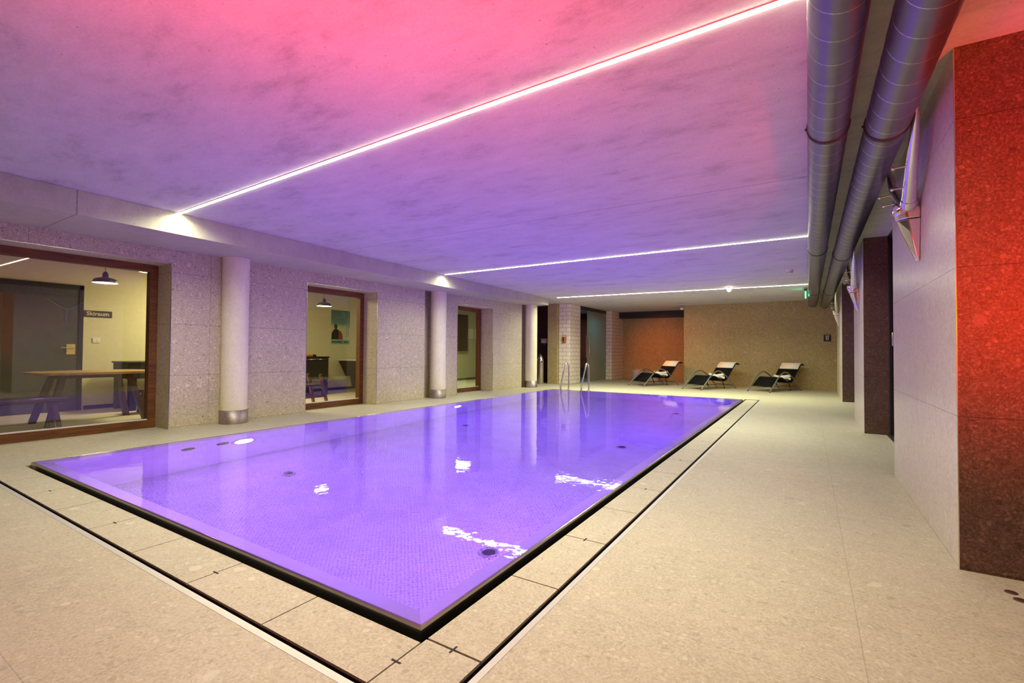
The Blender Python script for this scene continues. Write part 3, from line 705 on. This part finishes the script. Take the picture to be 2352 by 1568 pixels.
MB().box(-0.012, -0.14, 0.0, 0.012, 0.14, 0.15).build('sign_panel', M['exit'], t)
MB().box(-0.03, -0.16, 0.155, 0.03, 0.16, 0.20).build('sign_housing', M['black_metal'], t, bevel=0.004)
for s in (-1, 1): MB().tube([(0, s*0.08, 0.20), (0, s*0.08, 0.229)], 0.005, 8).build('hanger', M['steel'], t)
t = thing('globe_lamp', 'small round white ceiling lamp beside the farthest LED line', 'ceiling lamp', (-1.64, 12.60, 2.58))
MB().ball((0,0,0.055), 0.052, 18, 12).build('glass_globe', M['globe'], t)
MB().lathe([(0.001, 0.12), (0.04, 0.12), (0.04, 0.10), (0.03, 0.095)], (0,0,0), 18).build('lamp_base', M['white'], t)
t = thing('smoke_detector', 'small white round smoke detector on the ceiling near the duct', 'smoke detector', (-0.30, 10.55, 2.64))
MB().lathe([(0.001, 0.0), (0.035, 0.0), (0.055, 0.02), (0.06, 0.06)], (0,0,0), 24).build('detector_body', M['white'], t)
MB().lathe([(0.045, 0.012), (0.05, 0.008), (0.052, 0.016)], (0,0,0), 24).build('vent_ring', M['ink'], t)
t = thing('motion_sensor', 'small pale sensor at the upper left corner of the brown back wall', 'sensor', (-3.68, 16.86, 2.55))
MB().box(-0.045, -0.05, 0.0, 0.058, 0.04, 0.07).build('sensor_case', M['white'], t, bevel=0.012)
MB().ball((0, -0.05, 0.02), 0.025, 12, 8).build('sensor_lens', M['chrome'], t)
for k, (x, y) in enumerate(((0.79, 3.105), (0.80, 3.03))):
    o = MB().lathe([(0.024, 0.0), (0.022, 0.003), (0.001, 0.0032)], (x, y, 0.0), 18).build('floor_stud', M['dark_wood'], None, base=True)
    tag(o, ('small dark round stud in the floor, closer to the red pier', 'small dark round stud in the floor, farther from the red pier')[k], 'floor stud', 'dark studs in the floor at the right edge')

# pool ladder
lad = thing('pool_ladder', 'stainless steel pool ladder with two curved handrails at the far pool edge', 'pool ladder', (-5.52, 12.02, 0.0))
for x in (-0.305, 0.315):
    m = MB(); pts = [(x, 0.36, 0.0), (x, 0.36, 0.55)]
    for i in range(1, 12):
        a = PI*0.82*i/12; pts.append((x, 0.36-0.125+0.125*math.cos(a), 0.63+0.135*math.sin(a)))
    pts += [(x, 0.10, 0.62), (x, -0.12, 0.22), (x, -0.155, 0.14), (x, -0.16, 0.04), (x, -0.16, -1.0)]
    m.tube(pts, 0.021, 12).build('handrail', M['steel'], lad)
    MB().lathe([(0.05, 0.001), (0.048, 0.012), (0.023, 0.016)], (x, 0.36, 0), 18).build('floor_flange', M['steel'], lad)
for z in (-0.30, -0.58, -0.86): MB().box(-0.30, -0.20, z-0.02, 0.31, -0.12, z+0.01).build('tread', M['steel'], lad, bevel=0.005)

# ------------------------------------------------------------------ games room furniture
t = thing('wooden_table', 'oak-topped table with splayed dark legs behind the nearest window', 'table', (-9.15, 2.70, 0))
MB().add(*(lambda N: ([(0.48*math.copysign(abs(math.cos(a))**0.5, math.cos(a)), 0.70*math.copysign(abs(math.sin(a))**0.5, math.sin(a)), z) for z in (0.715, 0.75) for a in [2*PI*k/N for k in range(N)]],
    [tuple(range(N))[::-1], tuple(range(N, 2*N))] + [(k, (k+1) % N, N+(k+1) % N, N+k) for k in range(N)]))(40)).build('table_top', M['tabletop'], t, bevel=0.006)
for sx in (-1, 1):
    for sy in (-1, 1):
        MB().bar((sx*0.22, sy*0.38, 0.715), (sx*0.36, sy*0.56, 0.0), 0.07, 0.08).build('leg', M['dark_wood'], t)
MB().box(-0.25, -0.42, 0.66, 0.25, 0.42, 0.714).build('apron', M['dark_wood'], t)
def bench(x, y, label, h=0.44):
    t = thing('bench', label, 'bench', (x, y, 0), 0, 'dark benches at the oak table')
    MB().box(-0.18, -0.6, h-0.05, 0.18, 0.6, h).build('seat', M['dark_wood'], t, bevel=0.01)
    for sx in (-1, 1):
        for sy in (-1, 1):
            MB().bar((sx*0.10, sy*0.48, h-0.05), (sx*0.15, sy*0.54, 0), 0.045, 0.05).build('leg', M['dark_wood'], t)
bench(-8.52, 1.62, 'dark wooden bench on the window side of the oak table')
bench(-9.62, 4.06, 'dark wooden bench beyond the right end of the oak table', 0.40)
def game_table(name, x, y, lx, ly, top, label, cat, dep=0.30):
    t = thing(name, label, cat, (x, y, 0))
    MB().box(-lx/2, -ly/2, top-dep, lx/2, ly/2, top-0.03).build('cabinet', M['game_dark'], t, bevel=0.006)
    MB().box(-lx/2-0.02, -ly/2-0.02, top-0.03, lx/2+0.02, ly/2+0.02, top).build('top_rail', M['black_metal'], t, bevel=0.004)
    for sx in (-1, 1):
        for sy in (-1, 1): MB().box(sx*(lx/2-0.06)-0.05, sy*(ly/2-0.06)-0.05, 0, sx*(lx/2-0.06)+0.05, sy*(ly/2-0.06)+0.05, top-dep).build('leg', M['black_metal'], t)
    return t
game_table('game_table', -10.38, 4.22, 0.72, 1.5, 0.86, 'black game table against the yellow wall beside the grey door', 'game table')
t = game_table('foosball_table', -10.35, 6.77, 0.75, 1.40, 0.93, 'dark foosball table seen through the middle window', 'foosball table', 0.54)
for k in range(5):
    y = -0.5+0.25*k
    MB().tube([(-0.45, y, 0.86), (0.55, y, 0.86)], 0.008, 8).build('rod', M['steel'], t)
    MB().tube([(0.50, y, 0.86), (0.62, y, 0.86)], 0.016, 10).build('handle', M['black_metal'], t)
MB().box(0.377, -0.55, 0.855, 0.385, 0.5, 0.875).build('score_rail', M['white'], t)
t = thing('storage_crate', 'small orange and black crate lying on the foosball table', 'crate', (-10.32, 7.05, 0.931))
MB().box(-0.10, -0.16, 0.0, 0.10, 0.16, 0.05).build('crate_body', M['orange'], t, bevel=0.008)
for s in (-1, 1): MB().box(-0.09, s*0.21-0.05, 0, 0.09, s*0.21+0.05, 0.045).build('crate_end', M['black_metal'], t, bevel=0.01)
t = thing('billiard_table', 'black billiard table with tapered sides seen through the middle window', 'billiard table', (-10.22, 9.66, 0))
def frus(hx0, hy0, z0, hx1, hy1, z1): return MB().hexa([(-hx0,-hy0,z0),(hx0,-hy0,z0),(hx0,hy0,z0),(-hx0,hy0,z0)], [(-hx1,-hy1,z1),(hx1,-hy1,z1),(hx1,hy1,z1),(-hx1,hy1,z1)])
frus(0.55, 1.05, 0.38, 0.66, 1.20, 0.80).build('table_body', M['game_dark'], t, bevel=0.006)
MB().box(-0.69, -1.23, 0.80, 0.69, 1.23, 0.85).build('cushion_rail', M['strip_grey'], t, bevel=0.008)
for sx in (-1, 1):
    for sy in (-1, 1):
        lg_ = frus(0.09, 0.09, 0.06, 0.13, 0.13, 0.38); l2 = MB().add([(sx*0.38+a, sy*0.80+b, c) for a, b, c in lg_.v], lg_.f)
        o = l2.build('leg', M['game_dark'], t)
        MB().lathe([(0.001, 0.0), (0.05, 0.0), (0.05, 0.02), (0.03, 0.06)], (sx*0.38, sy*0.80, 0), 16).build('leveling_foot', M['chrome'], t)
t = thing('wooden_chair', 'red-brown wooden chair with slanted legs behind the middle window', 'chair', (-8.50, 5.72, 0))
for s in (-1, 1):
    MB().bar((s*0.20, 0.30, 0.60), (s*0.22, 0.46, 0.0), 0.045, 0.05).build('leg', M['red_wood'], t)
    MB().bar((s*0.20, -0.20, 0.44), (s*0.22, -0.30, 0.0), 0.045, 0.05).build('leg', M['red_wood'], t)
MB().box(-0.22, -0.26, 0.37, 0.22, 0.33, 0.41).build('seat', M['dark_wood'], t, bevel=0.008)
for s in (-1, 1): MB().bar((s*0.215, -0.26, 0.17), (s*0.215, 0.41, 0.17), 0.03, 0.05).build('stretcher', M['red_wood'], t)

def pendant(x, y, zb, label):
    t = thing('pendant_lamp', label, 'pendant lamp', (x, y, zb), 0, 'dark enamel pendant lamps in the games room')
    sh = [(0.160, 0.0), (0.163, 0.004), (0.135, 0.060), (0.075, 0.082), (0.040, 0.090), (0.036, 0.150), (0.024, 0.160), (0.022, 0.175), (0.001, 0.178)]
    MB().lathe(sh, (0,0,0), 32).build('lamp_shade', M['shade'], t)
    MB().lathe([(0.156, 0.003), (0.001, 0.003)], (0,0,0), 32).build('light_disc', M['bulb'], t)
    MB().tube([(0,0,0.178), (0,0,2.65-zb)], 0.004, 6).build('cord', M['black_metal'], t)
M['shade'] = P('dark_enamel_shade', (0.03, 0.022, 0.028), 0.3)
pendant(-9.2, 2.85, 2.10, 'dark pendant lamp hanging over the oak table, in the middle of the nearest window')
pendant(-8.6, 3.22, 2.27, 'dark pendant lamp cut off by the right frame of the nearest window')
pendant(-9.2, 6.75, 2.07, 'dark pendant lamp hanging behind the middle window')
# writing and small things on the games room walls
t = thing('door_sign', 'brown sign lettered Skiraum on the wall beside the grey door', 'sign', (GX+0.001, 3.295, 1.655))
MB().box(0, -0.205, 0, 0.012, 0.205, 0.115).build('sign_plate', M['sign_brown'], t)
tc = bpy.data.curves.new('lettering', 'FONT'); tc.body = 'Skiraum'; tc.size = 0.098; tc.align_x = 'CENTER'; tc.align_y = 'CENTER'; tc.extrude = 0.001; tc.offset = 0.0022
tc.materials.append(M['cream_text'])
tmp_ = bpy.data.objects.new('lettering_curve', tc); COL.objects.link(tmp_); bpy.context.view_layer.update()
me_ = bpy.data.meshes.new_from_object(tmp_.evaluated_get(bpy.context.evaluated_depsgraph_get())); bpy.data.objects.remove(tmp_)
if not me_.materials: me_.materials.append(M['cream_text'])
to = bpy.data.objects.new('lettering', me_); COL.objects.link(to); to.parent = t; to.location = (0.0145, 0.0, 0.058); to.rotation_euler = (PI/2, 0, PI/2); to.scale = (1.02, 1, 1)
t = thing('light_switch', 'white double light switch on the yellow wall below the brown sign', 'light switch', (GX+0.001, 3.28, 1.19))
MB().box(0, -0.055, 0, 0.010, 0.055, 0.09).build('switch_plate', M['white'], t, bevel=0.002)
for s in (-1, 1): MB().box(0.010, s*0.026-0.022, 0.02, 0.014, s*0.026+0.022, 0.07).build('rocker', M['white'], t, bevel=0.001)
t = thing('poster', 'tall travel poster with a dark-suited figure on the games room wall', 'poster', (GX+0.001, 8.57, 1.25))
def poly(pts, x): 
    n = len(pts); return [(x, a, b) for a, b in pts] + [(x+0.0006, a, b) for a, b in pts], [tuple(range(n)), tuple(range(n, 2*n))[::-1]] + [(k, (k+1) % n, n+(k+1) % n, n+k) for k in range(n)]
pt = NT('poster_print'); g = pt.new('ShaderNodeTexCoord'); sp = pt.new('ShaderNodeSeparateXYZ'); pt.link(g.outputs['Object'], sp.inputs[0])
n_ = pt.noise(g.outputs['Object'], 6, 3)
zz = pt.math('ADD', sp.outputs[2], pt.math('MULTIPLY', pt.math('SUBTRACT', n_, 0.5), 0.5))
pt.link(pt.ramp(zz, [(0.10, (0.62, 0.60, 0.34)), (0.45, (0.55, 0.60, 0.40)), (0.60, (0.16, 0.30, 0.30)), (0.9, (0.07, 0.17, 0.19))]), pt.b.inputs['Base Color'])
MB().box(0, -0.31, 0.0, 0.002, 0.31, 0.93).build('print', pt.m, t)
MB().box(0.002, -0.31, 0.0, 0.0026, 0.31, 0.12).build('caption_band', P('teal_band', (0.20, 0.42, 0.38), 0.7), t)
m = MB()
for k in range(13):
    if k != 8: m.box(0.0026, -0.27+0.042*k, 0.035, 0.003, -0.27+0.042*k+0.028, 0.085)
m.build('caption_marks', M['ink'], t)
m = MB(); m.add(*poly([(-0.30, 0.13), (0.04, 0.13), (0.02, 0.28), (-0.05, 0.37), (-0.13, 0.42), (-0.22, 0.40), (-0.29, 0.30)], 0.0022))
m.build('figure_body', M['ink'], t)
m = MB(); m.add(*poly([(-0.07, 0.13), (0.07, 0.13), (0.06, 0.27), (0.0, 0.36), (-0.06, 0.36)], 0.003)); m.build('red_cloak', P('poster_red', (0.35, 0.05, 0.04), 0.7), t)
m = MB(); m.add(*poly([(-0.16+0.055*math.cos(a), 0.48+0.075*math.sin(a)) for a in [2*PI*k/16 for k in range(16)]], 0.0024)); m.build('figure_head', P('poster_brown', (0.10, 0.045, 0.03), 0.7), t)
m = MB()
for (a0, b0, a1, b1) in ((0.19, 0.20, 0.22, 0.52), (0.26, 0.22, 0.25, 0.50), (-0.14, 0.66, 0.15, 0.69), (0.08, 0.60, 0.25, 0.63)):
    m.add(*poly([(a0, b0), (a0+0.012, b0), (a1+0.012, b1), (a1, b1)] if abs(b1-b0) > 0.1 else [(a0, b0), (a1, b1), (a1, b1+0.018), (a0, b0+0.018)], 0.0022))
m.build('poster_lines', P('poster_teal', (0.12, 0.20, 0.19), 0.7), t)
t = thing('television', 'large black wall-mounted television behind the third window', 'television', (GX+0.04, 13.6, 1.08))
MB().box(0, -0.62, 0, 0.06, 0.62, 1.35).build('screen_housing', M['ink'], t, bevel=0.006)
MB().box(0.06, -0.59, 0.03, 0.063, 0.59, 1.32).build('screen', M['black'], t)
for k, (y, w) in enumerate(((14.50, 0.17), (14.90, 0.15))):
    t = thing('notice_sheet', ('white notice sheet on the green wall, left one of the pair', 'white notice sheet on the green wall, right one of the pair')[k], 'notice', (GX+0.001, y, 1.56), 0, 'notice sheets behind the third window')
    MB().box(0, -w, 0, 0.003, w, 0.37).build('sheet', M['paper'], t)
    MB().box(0, -w-0.012, -0.012, 0.002, w+0.012, 0.382).build('backing_board', M['strip_grey'], t)
    m = MB()
    for q in range(6): m.box(0.003, -w*0.7, 0.06+0.045*q, 0.0035, w*(0.7-0.1*(q % 3)), 0.066+0.045*q)
    m.build('printed_lines', M['strip_grey'], t)
bpy.context.view_layer.update()
